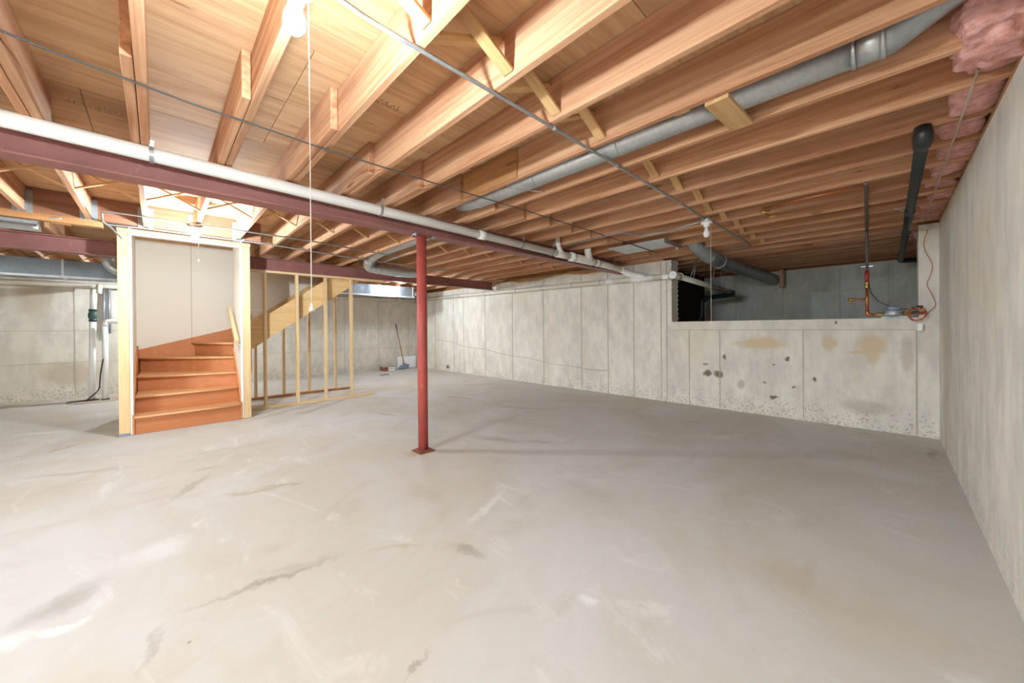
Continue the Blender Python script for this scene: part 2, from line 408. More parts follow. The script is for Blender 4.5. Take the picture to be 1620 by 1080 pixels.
# ================================================================== SHELL
fl = MB().box(XL-.25, XR+.25, YF-.25, YB+.25, -.15, 0).build('floor', 'floor')
struct(fl, 'light grey concrete basement floor with brownish stains', 'floor')
wr = MB().box(XR, XR+.25, YF-.25, YC+.25, 0, HW).build('wall_right', 'wall_right')
struct(wr, 'poured concrete wall meeting the wall with the wide opening', 'wall')
wb = MB().prism([(XL-.25, 0), (XR, 0), (XR, HW), (OX1, HW), (OX1, OZ), (OX0, OZ), (OX0, HW), (XL-.25, HW)], 'y', YB, YB+.25).build('wall_back', 'wall_back')
struct(wb, 'poured concrete wall with a wide opening to a crawlspace', 'wall')
wl = MB().box(XL-.25, XL, YF-.25, YB, 0, HW).build('wall_left', 'wall_left')
struct(wl, 'far poured concrete wall behind the stairs and sump pipes', 'wall')
wf = MB().box(XL, XR, YF-.25, YF, 0, HW).build('wall_front', 'wall_right')
struct(wf, 'poured concrete wall facing the wall with the opening', 'wall')
# crawlspace behind the opening
cw = MB().box(-3.05, XR, YC, YC+.2, 1.0, HW+.03).build('wall_crawlspace_back', 'wall_dark')
struct(cw, 'grey concrete wall at the far end of the crawlspace', 'wall')
cl = MB().box(-3.25, -3.0, YB+.25, YC+.2, 1.0, HW+.25).build('wall_crawlspace_left', 'soil_shade')  # shade on this wall is painted in with the dark ground colour
struct(cl, 'crawlspace side wall with its shade put into a dark colour', 'wall')
cg = MB().box(-3.0, XR, YB+.25, YC, 1.0, 1.18).build('floor_crawlspace', 'soil_shade')
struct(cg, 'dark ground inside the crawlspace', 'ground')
# raised seams left by the forms
def seam_v(wall, ax, val, t, z0, z1, face):
    e = .006
    if ax == 'y': MB().box(t-.006, t+.006, val-e, val+.002, z0, z1).build('form_seam', 'seam', wall)
    elif face > 0: MB().box(val-.002, val+e, t-.006, t+.006, z0, z1).build('form_seam', 'seam', wall)
    else: MB().box(val-e, val+.002, t-.006, t+.006, z0, z1).build('form_seam', 'seam', wall)
for x in (-9.61, -8.65, -8.17, -7.245, -6.24, -5.26, -4.26, -3.66, -3.14, -2.65, -2.555): seam_v(wb, 'y', YB, x, .02, HW-.02, 1)
for x in (-2.2, -1.76, -.77, .227): seam_v(wb, 'y', YB, x, .02, 1.185, 1)
MB().box(OX0+.02, OX1, YB-.006, YB+.002, 1.186, 1.194).build('form_seam', 'seam', wb)
for x, a, b in ((-2.2, 1.2, OZ), (.05, 1.2, OZ)): pass
pl = [(688, 536.7), (702, 539), (717.8, 541.3), (726, 545), (734.4, 547.8), (750, 550), (767.8, 552.4), (788, 558), (810, 562.6), (835, 566), (860, 571.9), (880, 576.5), (905, 579), (930, 584), (960, 586)]
tube('pour_line', [bp(x, y, 'y', YB-.001) for x, y in pl], .006, 'seam', wb, 6)
for y in (-1.136, -2.2, .1, 2.905, 3.8, 4.798, 5.783): seam_v(wl, 'x', XL, y, .02, 2.15, 1)
for z in (1.26, .66): MB().box(XL-.002, XL+.006, YF, YB, z-.005, z+.005).build('form_seam', 'seam', wl)
for x in (-2.35, -1.5, -.62, .02): MB().box(x-.005, x+.005, YC-.006, YC+.002, 1.2, HW).build('form_seam', 'seam', cw)
MB().box(-3, XR, YC-.006, YC+.002, 1.9, 1.906).build('form_seam', 'seam', cw)
# rough jamb of the opening
for i in range(26):
    z = OZ+.02+i*.0385
    blob('jamb_nub', (OX0+.004, YB+.01+.23*(i % 2), z), (.02, .02, .035), 'seam', wb, .006, i, 1)

# ceiling: subfloor, plywood sheets, joists
ce = MB().box(XL-.25, XR+.25, YF-.25, YC+.25, PZ+.024, PZ+.1).build('ceiling', 'ply')
struct(ce, 'open ceiling of wood joists under plywood sheets', 'ceiling')
_pc = {}
def sheet(x0, x1, y0, y1):
    key = (round(x1-x0, 2), round(y1-y0, 2))
    if key not in _pc:
        a, b = (x1-x0)/2-.0018, (y1-y0)/2-.0018
        m = MB().box(-a, a, -b, b, -.009, .009)
        me = bpy.data.meshes.new('plywood_sheet'); me.from_pydata(m.v, [], m.f); me.materials.append(M['ply']); _pc[key] = me
    return reg(bpy.data.objects.new('plywood_sheet', _pc[key]), ce, ((x0+x1)/2, (y0+y1)/2, PZ+.009+.001*random.random()))
row = 0; x1 = .48; sheets = []
while x1 > XL:
    x0 = max(x1-1.22, XL-.2); y = YF-.2-(1.22 if row % 2 else .35)
    while y < YC+.2:
        a, b = max(y, YF-.2), min(y+2.438, YC+.2)
        if b-a > .1 and not (x1 < -3.2 and a > YB+.3): sheets.append(sheet(x0, x1, a, min(b, YC+.2 if x1 > -3.2 else YB+.3)))
        y += 2.438
    x1 -= 1.22; row += 1
# faded stamps on the plywood (illegible marks)
def stamp(px, py, n, step, ang_len):
    p = bp(px, py, 'z', PZ-.0006); m = MB()
    rnd = random.Random(px)
    for r_ in range(2):
        x = p.x-r_*.028
        for k in range(n):
            if rnd.random() < .2: continue
            y = p.y+k*step
            for s_ in range(rnd.choice((1, 2, 2))):
                dx = rnd.uniform(-.008, .008); dy = rnd.uniform(0, step*.5)
                if rnd.random() < .5: m.box(x+dx-.009, x+dx+.009, y+dy, y+dy+.003, p.z, p.z+.0012)
                else: m.box(x+dx-.002, x+dx+.002, y+dy, y+dy+step*.6, p.z, p.z+.0012)
    m.build('ink_stamp', 'stamp', ce)
stamp(588, 152, 12, .015, 0); stamp(100, 155, 20, .016, 0)

def joist(yc, x0, x1, mat='joist'):
    return bar('joist', (x0, yc, JZ+JD/2), (x1, yc, JZ+JD/2), .038, JD, mat, ce)
RJ = {}; MJ = {}
for k in range(-19, 20):
    yc = JC+JP*k
    if yc > YC-.1: continue
    RJ[k] = joist(yc, -3.38, XR+.1, 'joist')
    if yc > YB-.05: continue
    ym = yc-.041
    lap = -2.18 if yc < .95 else -2.63
    st_ = -1.0 < ym < .95
    MJ[k] = joist(ym, -5.622 if st_ else -7.35, lap)
    if st_:
        h = MB()
        for s_ in (-1, 1):
            h.box(-5.62, -5.575, ym+s_*.0215-.0015, ym+s_*.0215+.0015, JZ+.01, JZ+.2)
            h.box(-5.6225, -5.619, ym+s_*.04-.02, ym+s_*.04+.02, JZ-.01, JZ+.2)
        h.box(-5.62, -5.56, ym-.022, ym+.022, JZ-.004, JZ-.001)
        h.build('joist_hanger', 'galv_dark', MJ[k])
    inw = -.6 < yc < 3.0
    if inw: joist(yc, XL-.1, -7.97)
    else: joist(yc, XL-.1, -6.35)
# header at the stairwell, and the ledger under it
for x in (-5.642, -5.682): bar('header', (x, -1.25, JZ+JD/2), (x, .96, JZ+JD/2), .038, JD, 'header', ce)
bar('ledger_board', (-5.66, -1.25, 2.345), (-5.66, -.40, 2.345), .08, .066, 'old', ce)
bar('blocking', (-5.7, -.74, 2.33), (-5.7, -.62, 2.33), .06, .05, 'old', ce)
# sill plates and rim joists
bar('sill_plate', (XR+.07, YF, HW+.016), (XR+.07, YB+.2, HW+.016), .14, .032, 'old', wr)
bar('rim_joist', (XR+.13, YF, JZ+JD/2), (XR+.13, YC, JZ+JD/2), .038, JD, 'old', ce)
bar('sill_plate', (XL, YB+.07, HW+.016), (-2.6, YB+.07, HW+.016), .14, .032, 'old', wb)
bar('rim_joist', (XL, YB+.12, JZ+JD/2), (-2.6, YB+.12, JZ+JD/2), .038, JD, 'old', ce)
bar('sill_plate', (-3, YC+.07, HW+.046), (XR, YC+.07, HW+.046), .14, .032, 'old', cw)
bar('rim_joist', (XL-.07, YF, JZ+JD/2), (XL-.07, YB, JZ+JD/2), .038, JD, 'old', ce)
bar('sill_plate', (XL-.07, YF, HW+.016), (XL-.07, YB, HW+.016), .14, .032, 'old', wl)
bar('rim_joist', (XL, YF-.07, JZ+JD/2-.015), (XR, YF-.07, JZ+JD/2-.015), .038, JD+.03, 'old', ce)
bar('rim_joist', (-3, YC+.12, JZ+JD/2), (XR, YC+.12, JZ+JD/2), .038, JD, 'old', ce)

# cross bridging: wooden strips, right bay
for k in range(-5, 14):
    ya, yb = JC+JP*k+.02, JC+JP*(k+1)-.02
    x = -1.22+.03*math.sin(k*2.1)
    if k in (1, ): continue            # the round duct fills this bay
    if JC+JP*k > YB-.2: continue
    bar('bridging_strip', (x, ya, PZ-.035), (x, yb, JZ+.025), .06, .019, 'bridge', ce)
    bar('bridging_strip', (x-.07, yb, PZ-.035), (x-.07, ya, JZ+.025), .06, .019, 'bridge', ce)
# a wide board nailed across under the round duct, and stub blocks
bar('bridging_board', bp(1133, 158, 'z', JZ-.012), bp(1174, 199, 'z', JZ-.012), .11, .02, 'bridge', ce, bev=.002)
bar('blocking', (-.80, 2.01, 2.43), (-.72, 2.01, 2.43), .045, .09, 'bridge', ce)
# solid blocking near the beam
for k in (0, 1, 2, 3, 4, 6, 7):
    x = -2.05-.12*(k % 3)
    yb = JC+JP*k
    bar('blocking', (x-.0, yb+.021, JZ+JD*.5), (x-.0, yb+.045, JZ+JD*.5), .05, JD*.98, 'header', ce)
bar('blocking_panel', (-2.62, 1.958, JZ+JD*.5), (-1.95, 1.958, JZ+JD*.5), .012, JD*.95, 'old', ce)
# bridging, middle bay (thin strips)
for k in range(-9, 11):
    ya, yb = JC+JP*k-.041+.02, JC+JP*(k+1)-.041-.02
    if yb > YB-.3: continue
    x = -4.54+.03*math.sin(k*1.7)
    bar('bridging_strip', (x, ya, JZ+.02), (x, yb, PZ-.03), .028, .014, 'bridge', ce, bev=.001)
    bar('bridging_strip', (x-.05, yb, JZ+.02), (x-.05, ya, PZ-.03), .028, .014, 'bridge', ce, bev=.001)
for k in range(-9, 11):
    ya, yb = JC+JP*k+.02, JC+JP*(k+1)-.02
    if yb > YB-.3: continue
    bar('bridging_strip', (-9.0, ya, JZ+.02), (-9.0, yb, PZ-.03), .028, .014, 'bridge', ce, bev=.001)

# ================================================================== STEEL
def ibeam(name, xc, y0, y1, label):
    fw_, tf, tw = .072, .011, .008
    z0, z1 = BZ, JZ-.002
    pts = [(xc-fw_, z0), (xc+fw_, z0), (xc+fw_, z0+tf), (xc+tw/2, z0+tf), (xc+tw/2, z1-tf), (xc+fw_, z1-tf), (xc+fw_, z1), (xc-fw_, z1), (xc-fw_, z1-tf), (xc-tw/2, z1-tf), (xc-tw/2, z0+tf), (xc-fw_, z0+tf)]
    o = MB().prism(pts, 'y', y0, y1).build(name, 'beam')
    return tag(o, label, 'beam')
ibeam('steel_beam', B1, YF, 5.98, 'dark red steel I-beam carried by the round red post')
ibeam('steel_beam', B2, .96, 5.98, 'dark red steel I-beam over the open stud wall, ending at the concrete wall')
ibeam('steel_beam', B2, YF, -.36, 'dark red steel I-beam piece ending at the stairwell post beside the duct trunk')
col = thing('support_post', (B1-.004, 1.929, 0), 'round red painted steel post standing under the beam', 'post')
MB().lathe((B1-.004, 1.929, 0), [(.05, .02), (.05, BZ-.012)], 24).build('shaft', 'column', col)
m = MB(); m.box(B1-.09, B1+.082, 1.929-.086, 1.929+.086, .001, .009); m.build('base_plate', 'rust', col)
m = MB(); m.prism([(B1-.07, 1.87), (B1+.055, 1.86), (B1+.066, 1.985), (B1-.06, 1.995)], 'z', .009, .022); m.build('shim_plate', 'rust', col)
MB().box(B1-.075, B1+.067, 1.929-.075, 1.929+.075, BZ-.012, BZ-.001).build('cap_plate', 'rust', col)
for s_ in (-1, 1):
    tube('clamp_bolt', [(B1+.06, 1.929+s_*.1, BZ-.035), (B1+.06, 1.929+s_*.1, BZ+.02)], .007, 'strap', col, 8)
    bar('clamp_plate', (B1+.02, 1.929+s_*.1, BZ-.012), (B1+.09, 1.929+s_*.1, BZ-.012), .03, .008, 'strap', col, bev=0)

# ================================================================== STAIRS
XS = -6.29
YL, YRr = -.232, .838          # inner drywall faces
XBk = -7.82                    # drywall face at the back of the stairwell
# stairwell walls
ws = thing('wall_stairwell_left', (-7.0, -.29, 0), 'stairwell side wall of white drywall with a pale wood end post and blue-grey foot', 'wall'); ws['kind'] = 'structure'
MB().box(XBk-.02, XS-.004, YL-.013, YL, .004, PZ).build('drywall_panel', 'drywall', ws)
MB().box(XS-.004, XS+.006, YL-.012, YL+.012, .02, 2.42).build('corner_bead', 'joint', ws)
bar('end_stud', (XS-.019, -.2935, .03), (XS-.019, -.2935, 2.425), .092, .038, 'pale', ws, up=(1, 0, 0))
bar('end_stud', (XS-.06, -.2935, .03), (XS-.06, -.2935, 2.425), .092, .038, 'pale', ws, up=(1, 0, 0))
for x in (-6.75, -7.15, -7.55): bar('stud', (x, -.2935, .04), (x, -.2935, 2.425), .09, .038, 'pale', ws, up=(1, 0, 0))
bar('bottom_plate', (XBk, -.2935, .016), (XS+.004, -.2935, .016), .094, .03, 'gasket', ws)
wr2 = thing('wall_stairwell_right', (-6.7, .89, 0), 'short stairwell wall of white drywall with a pale wood end post', 'wall'); wr2['kind'] = 'structure'
XE = -7.04
MB().box(XE, XS-.004, YRr, YRr+.013, .004, PZ).build('drywall_panel', 'drywall', wr2)
MB().box(XS-.004, XS+.006, YRr-.012, YRr+.012, .02, 2.42).build('corner_bead', 'joint', wr2)
bar('end_stud', (XS-.019, .897, .004), (XS-.019, .897, 2.425), .09, .038, 'pale', wr2, up=(1, 0, 0))
bar('stud', (XE+.02, .897, .004), (XE+.02, .897, 2.42), .09, .038, 'pale', wr2, up=(1, 0, 0))
bar('top_plate', (XS-.03, -.342, 2.445), (XS-.03, .946, 2.445), .09, .038, 'pale', wr2)
MB().box(XS-.075, XS+.004, YL+.012, YRr-.012, 2.398, 2.424).build('drywall_return', 'joint', wr2)
# handrail stub on that wall
a = bp(362, 487, 'y', .79); b = bp(375, 541, 'y', .79)
hr = thing('handrail', b, 'short pale wooden handrail board fixed to the stairwell drywall', 'handrail')
bar('rail', a, b, .04, .075, 'pale', hr)
for t_ in (.08, .92):
    c_ = a.lerp(b, t_); tube('bracket', [c_+Vector((0, .01, -.03)), c_+Vector((0, .03, -.06)), c_+Vector((0, .047, -.05))], .006, 'brass', hr, 8)

wk = thing('wall_stairwell_back', (XBk-.06, 1.3, 0), 'stud wall behind the stairs, white drywall above the steps', 'wall'); wk['kind'] = 'structure'
sl = (2.019-.957)/(2.548-1.066); z_at = lambda y: .957+sl*(y-1.066)        # underside of the upper stringer
MB().prism([(YL-.1, .0), (.30, .0), (.95, .75), (2.95, z_at(2.95)-.0), (2.95, PZ), (YL-.1, PZ)], 'x', XBk-.013, XBk).build('drywall_panel', 'drywall', wk)
MB().box(XBk, XBk+.0015, .386, .394, 1.0, PZ).build('panel_joint', 'seam', wk)
MB().box(XBk, XBk+.0015, 1.0, 2.0, 1.595, 1.61).build('panel_joint', 'joint', wk)
for y in (-.1, .4, .82, 1.245, 1.681, 2.112, 2.603): bar('stud', (XBk-.06, y, .04), (XBk-.06, y, PZ-.04), .038, .089, 'pale', wk, up=(1, 0, 0))
bar('bottom_plate', (XBk-.06, YL-.05, .02), (XBk-.06, 2.92, .02), .089, .038, 'old', wk)
bar('top_plate', (XBk-.06, YL-.05, PZ-.02), (XBk-.06, 2.95, PZ-.02), .089, .038, 'pale', wk)

# open stud wall under the second beam
sw = thing('stud_wall', (B2, 1.9, 0), 'open stud wall of pale lumber beside the stairs under the beam', 'stud wall')
sx_ = B2
bar('bottom_plate', (sx_, .95, .02), (sx_, 2.95, .02), .089, .038, 'pale', sw)
bar('top_plate', (sx_, .95, BZ-.02), (sx_, 3.15, BZ-.02), .089, .036, 'pale', sw)
for y in (1.211, 1.664, 2.106, 2.544): bar('stud', (sx_, y, .04), (sx_, y, BZ-.04), .038, .089, 'pale', sw, up=(1, 0, 0))

stc = thing('staircase', (-7.0, .3, 0), 'turning wooden staircase with orange-brown risers and open stringer', 'stairs')
Z1, Z2, Z3, Z4, Z5 = .222, .435, .638, .85, 1.055
yl, yr = YL+.022, YRr-.022
N = {1: ((-6.262, yl), (-6.262, yr)), 2: ((-6.49, yl), (-6.49, yr)), 3: ((-6.97, yl), (-6.65, yr)), 4: ((-7.66, yl), (-6.88, yr)), 5: ((-7.80, .39), (-7.03, yr+.02)), 6: ((-7.80, 1.02), (-6.97, 1.02))}
ZZ = {0: .004, 1: Z1, 2: Z2, 3: Z3, 4: Z4, 5: Z5}
def off(line, d):
    (a0, a1), (b0, b1) = line; n_ = Vector((b1-a1, -(b0-a0))).normalized()   # points towards +X, the front
    return ((a0+n_.x*d, a1+n_.y*d), (b0+n_.x*d, b1+n_.y*d))
for i in range(1, 6):
    A = N[i]; B_ = off(N[i+1], -.03) if i < 5 else N[6]
    if i == 4: poly = [A[0], A[1], (XE, yr), (XE, yr+.02), (-7.03, yr+.02), (-7.79, .36), (-7.79, yl)]
    elif i == 5: poly = [A[0], A[1], (-6.97, 1.02), (-7.80, 1.02)]
    elif i == 3: poly = [A[0], A[1], B_[1], B_[0]]
    else: poly = [A[0], A[1], B_[1], B_[0]]
    z = ZZ[i]
    MB().prism(poly, 'z', z-.03, z).build('tread', 'tread', stc)
    # rounded nosing along the front edge
    d = off(A, -.001)
    MB().tube([(d[0][0], d[0][1], z-.015), (d[1][0], d[1][1], z-.015)], .015, 10).build('nosing', 'tread', stc)
    r0, r1 = off(A, -.028), off(A, -.046)
    MB().prism([r0[0], r0[1], r1[1], r1[0]], 'z', ZZ[i-1], z-.03).build('riser', 'riser', stc)
# skirt boards
MB().prism([(XS+.012, .003), (XS+.012, .24), (XS-.02, .27), (-6.55, .50), (-7.0, .80), (-7.79, 1.02), (-7.79, .003)], 'y', YL+.001, YL+.02).build('skirt_board', 'skirt', stc)
MB().prism([(XS+.012, .003), (XS+.012, .24), (XS-.02, .27), (-6.48, .50), (XE, .98), (XE, .003)], 'y', YRr-.02, YRr-.001).build('skirt_board', 'skirt', stc)
za, zb = bp(222, 553, 'x', XBk+.02), bp(364, 520, 'x', XBk+.02)
MB().prism([(YL+.02, .5), (YL+.02, za.z), (zb.y, zb.z), (zb.y+.3, zb.z+.25), (zb.y+.3, .5)], 'x', XBk+.002, XBk+.02).build('skirt_board', 'skirt', stc)
# upper flight rising towards the concrete wall
zt = lambda y: 1.354+sl*(y-1.069)
for x0 in (-6.965, -7.80):
    y1_ = 3.05
    MB().prism([(.95, z_at(.95)), (y1_, z_at(y1_)), (y1_, min(zt(y1_), PZ-.01)), (.95+(PZ-.01-zt(.95))/sl, PZ-.01), (.95, zt(.95))], 'x', x0, x0+.038).build('stringer', 'stringer', stc)
for i in range(7):
    y = 1.02+i*.283; z = Z5+.203*(i+1)
    if z > PZ-.1: break
    MB().box(-7.762, -6.967, y-.02, y+.283, z-.03, z).build('tread', 'tread', stc)
    MB().box(-7.762, -6.967, y, y+.018, z-.203, z-.03).build('riser', 'riser', stc)

# ================================================================== LAMPS
def lamp(x, y, ztop, lit, chain, label, bz=None, box=True):
    t = thing('bare_bulb_lamp', (x, y, ztop), label, 'lamp', None)
    if box:
        MB().lathe((x, y, 0), [(.05, ztop-.045), (.05, ztop-.001)], 8).build('junction_box', 'galv', t)
    z = ztop-.045
    if ztop < JZ-.03:
        bar('bar_hanger', (x, y-.23, JZ-.003), (x, y+.23, JZ-.003), .018, .004, 'strap', t, bev=0)
        bar('hanger_stem', (x, y, ztop), (x, y, JZ-.004), .018, .01, 'strap', t, bev=0)
    MB().lathe((x, y, 0), [(.022, z-.05), (.027, z-.047), (.029, z-.03), (.034, z-.018), (.056, z-.014), (.058, z-.005), (.055, z-.0005)], 28).build('lamp_holder', 'whitepl', t)
    zb_ = z-.05
    neck = MB().lathe((x, y, 0), [(.0175, zb_-.026), (.0165, zb_-.02), (.0145, zb_-.0005)], 20)
    if lit:
        neck.build('bulb_base', 'whitepl', t)
        MB().lathe((x, y, 0), [(.003, zb_-.104), (.016, zb_-.1), (.0255, zb_-.089), (.03, zb_-.072), (.0285, zb_-.0565), (.024, zb_-.042), (.0175, zb_-.0265)], 12).build('bulb', 'lit_'+lit, t)
    else:
        MB().lathe((x, y, 0), [(.003, zb_-.108), (.016, zb_-.104), (.026, zb_-.093), (.0305, zb_-.076), (.0285, zb_-.058), (.024, zb_-.045), (.0165, zb_-.02), (.0145, zb_-.0005)], 20).build('bulb', 'whitepl', t)
    if chain:
        cx, cy = x+.026, y+.026
        ch_ = MB().tube([(x+.02, y+.02, z-.03), (cx+.004, cy+.004, z-.038), (cx+.004, cy+.004, z-chain)], .0016, 6).build('pull_cord', 'string', t)
        MB().lathe((cx+.004, cy+.004, 0), [(.008, z-chain-.022), (.0075, z-chain-.018), (.004, z-chain-.008), (.003, z-chain)], 12).build('pull_bell', 'string', ch_)
    return t
L1 = bp(466, 35, 'z', 2.157)
lamp(L1.x, L1.y, 2.322, 'small', .955, 'lit bare bulb with a very long pull cord under the joists')
lamp(-5.08, .285, JZ-.004, 'stair', .34, 'lit bare bulb hanging in front of the stairwell drywall')
lamp(-8.10, 4.10, 2.305, 'far', .30, 'lit bare bulb in front of the shiny duct trunk by the far corner')
lamp(-9.60, .35, JZ-.004, 'sump', .30, 'lit bare bulb behind the stairwell drywall')
lamp(-1.30, -2.35, JZ-.004, 'big', .30, 'lit bare bulb added out of view to fill the room with light')  # added fill bulb behind the camera, never in view
# strip light added behind the camera, unseen, to brighten the far floor and wall
TUBE = 2100.
M['lit_tube'] = emit('lit_tube', TUBE)
for (x, y, lab) in ((-1.5, -4.7, 'added two-tube fill light under the joists behind the camera, out of view'),):
    t = thing('fill_tube_light', (x, y, 2.25), lab, 'strip light')
    MB().box(x-.62, x+.62, y-.05, y+.05, 2.30, JZ-.003).build('housing', 'whitepl', t)
    MB().prism([(y-.05, 2.30), (y+.05, 2.30), (y+.14, 2.262), (y+.14, 2.256), (y+.05, 2.293), (y-.05, 2.293), (y-.14, 2.256), (y-.14, 2.262)], 'x', x-.61, x+.61).build('reflector', 'whitepl', t)
    for s_ in (-1, 1):
        MB().tube([(x-.58, y+s_*.045, 2.262), (x+.58, y+s_*.045, 2.262)], .014, 8).build('tube', 'lit_tube', t)
        for e_ in (-1, 1): MB().box(x+e_*.595-.014, x+e_*.595+.014, y+s_*.045-.012, y+s_*.045+.012, 2.245, 2.292).build('lamp_socket', 'pvc_old', t)
lamp(-1.305, 4.095, JZ-.008, False, 1.05, 'unlit white bulb with a pull cord before the crawlspace opening')

# ================================================================== CONDUITS AND CABLES
def conduit(path, label, r=.0092, straps=(), bend=.06, mat='emt', cat='conduit', name='conduit'):
    p = fillet(path, bend) if len(path) > 2 else [Vector(q) for q in path]
    t = thing(name, p[0], label, cat); tube('tube', p, r, mat, t, 10)
    for s_ in straps:
        c_ = Vector(s_); tube('coupling', [c_-Vector((0, .02, 0)), c_+Vector((0, .02, 0))], r*1.35, mat, t, 10)
    return t
zc = JZ-.0105
conduit([(L1.x-.01, L1.y+.045, 2.30), (L1.x-.03, L1.y+.11, 2.335), (-1.31, .56, zc), (-1.305, 1.6, zc), (-1.31, 3.5, zc), (-1.305, 4.04, zc-.02)], 'straight steel conduit under the joists from the long-corded bulb to the unlit bulb', straps=((-1.305, 1.62, zc), (-1.31, 3.42, zc), (-1.31, 3.75, zc), (-1.307, 2.3, zc)))
a = bp(1182, 389, 'z', zc); b = bp(1140, 393, 'z', 2.30)
conduit([(-1.305, 4.15, zc-.02), (-1.305, 4.3, zc), (-1.31, a.y-.05, zc), (-1.36, a.y+.05, zc), (b.x-.5, a.y+.1, zc-.02)], 'steel conduit running from the unlit bulb towards the crawlspace, bent at its end')
p = [bp(1104, 353, 'z', 2.33)]+[bp(x, y, 'z', zc-.012) for x, y in ((1050, 367), (1015, 372.5), (985, 367), (895, 388))]
conduit([(-1.355, 4.095, 2.345)]+p[1:], 'bent steel conduit leading from the unlit bulb to the white drain pipe', straps=())
lc = [(-60, 326), (0, 333), (45, 337.5), (140, 352), (223, 360.6), (365, 379), (416, 385), (537, 404.6), (658, 422), (716, 428.7)]
conduit([bp(x, y, 'z', zc) for x, y in lc], 'long steel conduit passing the stairwell header and going on past the red post', bend=.02)
up_ = [bp(x, y, 'z', zc) for x, y in ((221, 342.5), (295.5, 356))]
conduit([bp(192, 377, 'x', -6.2), bp(174, 358, 'x', -5.75), (-5.62, -.40, 2.372), (-5.1, -.37, zc), (-5.08, -.1, zc), (-5.08, .235, zc-.016)], 'looped steel conduit curving off the stairwell post to the bulb', bend=.09)
conduit([(-5.08, .335, zc-.016), (-5.08, .45, zc), (-5.09, 1.4, zc), bp(607, 402, 'z', zc), bp(632, 406, 'z', zc), bp(588, 421, 'z', zc)], 'steel conduit leaving the stairwell bulb and bending back over the round duct', bend=.05)
pts = [(0, 48), (100, 88), (200, 125), (300, 163), (410, 200), (500, 231), (618, 268), (720, 300), (810, 326), (940, 367), (1040, 400)]
o = tube('cable', [bp(-80, 12, 'z', JZ-.0055)]+[bp(x, y, 'z', JZ-.0055) for x, y in pts], .0052, 'cable', None, 8)
tag(o, 'thin dark grey cable stapled across the joists beside the pipe-carrying beam', 'cable')
cb = [bp(1640, 28, 'x', .30), bp(1614, 72, 'z', JZ-.012), bp(1546, 190, 'z', JZ-.012), bp(1500, 272, 'z', JZ-.012), bp(1455, 345, 'z', JZ-.012)]
cb = [Vector((.285, y, JZ-.006)) for y in (2.72, cb[1].y+.1, cb[2].y, cb[3].y, 5.4, 6.0)]
tag(tube('cable', cb, .0055, 'tancable', None, 8), 'tan cable running under the joist ends along the pink insulation', 'cable')
# unlit strip light at the left
e = bp(63, 363, 'z', 2.25); sx, sy2 = e.x, e.y
fx = thing('strip_light', (sx, sy2-.6, 2.25), 'unlit grey strip light with an open reflector under the stairwell header', 'strip light')
MB().prism([(sx-.02, 2.335), (sx+.09, 2.335), (sx+.085, 2.285), (sx-.015, 2.285)], 'y', sy2-1.22, sy2).build('housing', 'galv_dark', fx)
MB().prism([(sx-.015, 2.285), (sx+.085, 2.285), (sx+.16, 2.25), (sx+.165, 2.243), (sx+.155, 2.243), (sx+.08, 2.279), (sx-.01, 2.279), (sx-.085, 2.243), (sx-.095, 2.243), (sx-.09, 2.25)], 'y', sy2-1.22, sy2).build('reflector', 'galv', fx)
for dx in (0, .07): tube('lamp_socket', [(sx+dx, sy2-.04, 2.262), (sx+dx, sy2-.01, 2.262)], .012, 'whitepl', fx, 10)
for yy in (sy2-.15, sy2-1.05): tube('hanger_rod', [(sx+.03, yy, 2.333), (sx+.03, yy, JZ-.04)], .004, 'strap', fx, 6)
conduit([(sx+.04, sy2-.3, 2.345), (sx+.06, sy2-.1, 2.352), (sx+.17, sy2+.05, zc-.022), (sx+.19, sy2+.16, zc-.022)], 'short curved conduit feeding the unlit strip light', bend=.08)

# ================================================================== DUCTS
def duct(path, r, label, mat='galv', rings=(), bend=0, n=24, name='round_duct', gores=()):
    p = [Vector(q) for q in path]
    p2 = fillet(p, bend, 5) if bend else p
    t = thing(name, p[0], label, 'duct'); rad = r if not isinstance(r, (list, tuple)) else r
    tube('pipe', p2, rad, mat, t, n)
    for (c_, d_, rr) in rings: ring('seam_band', c_, d_, rr, .014, mat, t, n)
    return t
YD = 2.19
duct([(-2.98, YD, 2.50), (-2.86, YD, 2.475), (-2.65, YD, 2.462), (-.08, YD+.02, 2.462)], .077, 'long round galvanised duct in the joist bay with a tapered end', rings=[((-2.70, YD, 2.464), (1, 0, 0), .081), ((-1.95, YD+.005, 2.462), (1, 0, 0), .0795), ((-1.22, YD+.012, 2.462), (1, 0, 0), .0795), ((-.1, YD+.02, 2.462), (1, 0, 0), .084), ((-.01, YD+.02, 2.462), (1, 0, 0), .084)])
du = bpy.data.objects[[o.name for o in bpy.data.objects if o.name.startswith('round_duct')][-1]]
tube('collar', [(-.09, YD+.02, 2.462), (.0, YD+.02, 2.462)], .0805, 'galv', du, 24)
tube('taper', [(-.02, YD+.02, 2.462), (.005, YD+.02, 2.462), (.16, YD+.02, 2.515), (.30, YD, 2.555)], [.0785, .0785, .055, .05], 'galv_dark', du, 24)
tube('boot', [(.27, YD, 2.55), (.36, YD, 2.59)], [.075, .07], 'abs', du, 20)
m = MB(); a = bp(800, 297, 'z', JZ-.01); b = bp(862, 304, 'z', JZ-.03)
tag(bar('metal_strap', a, b, .018, .0015, 'strap', None, bev=0), 'loose grey metal strap hanging below the long round duct', 'strap')
YM = 2.50
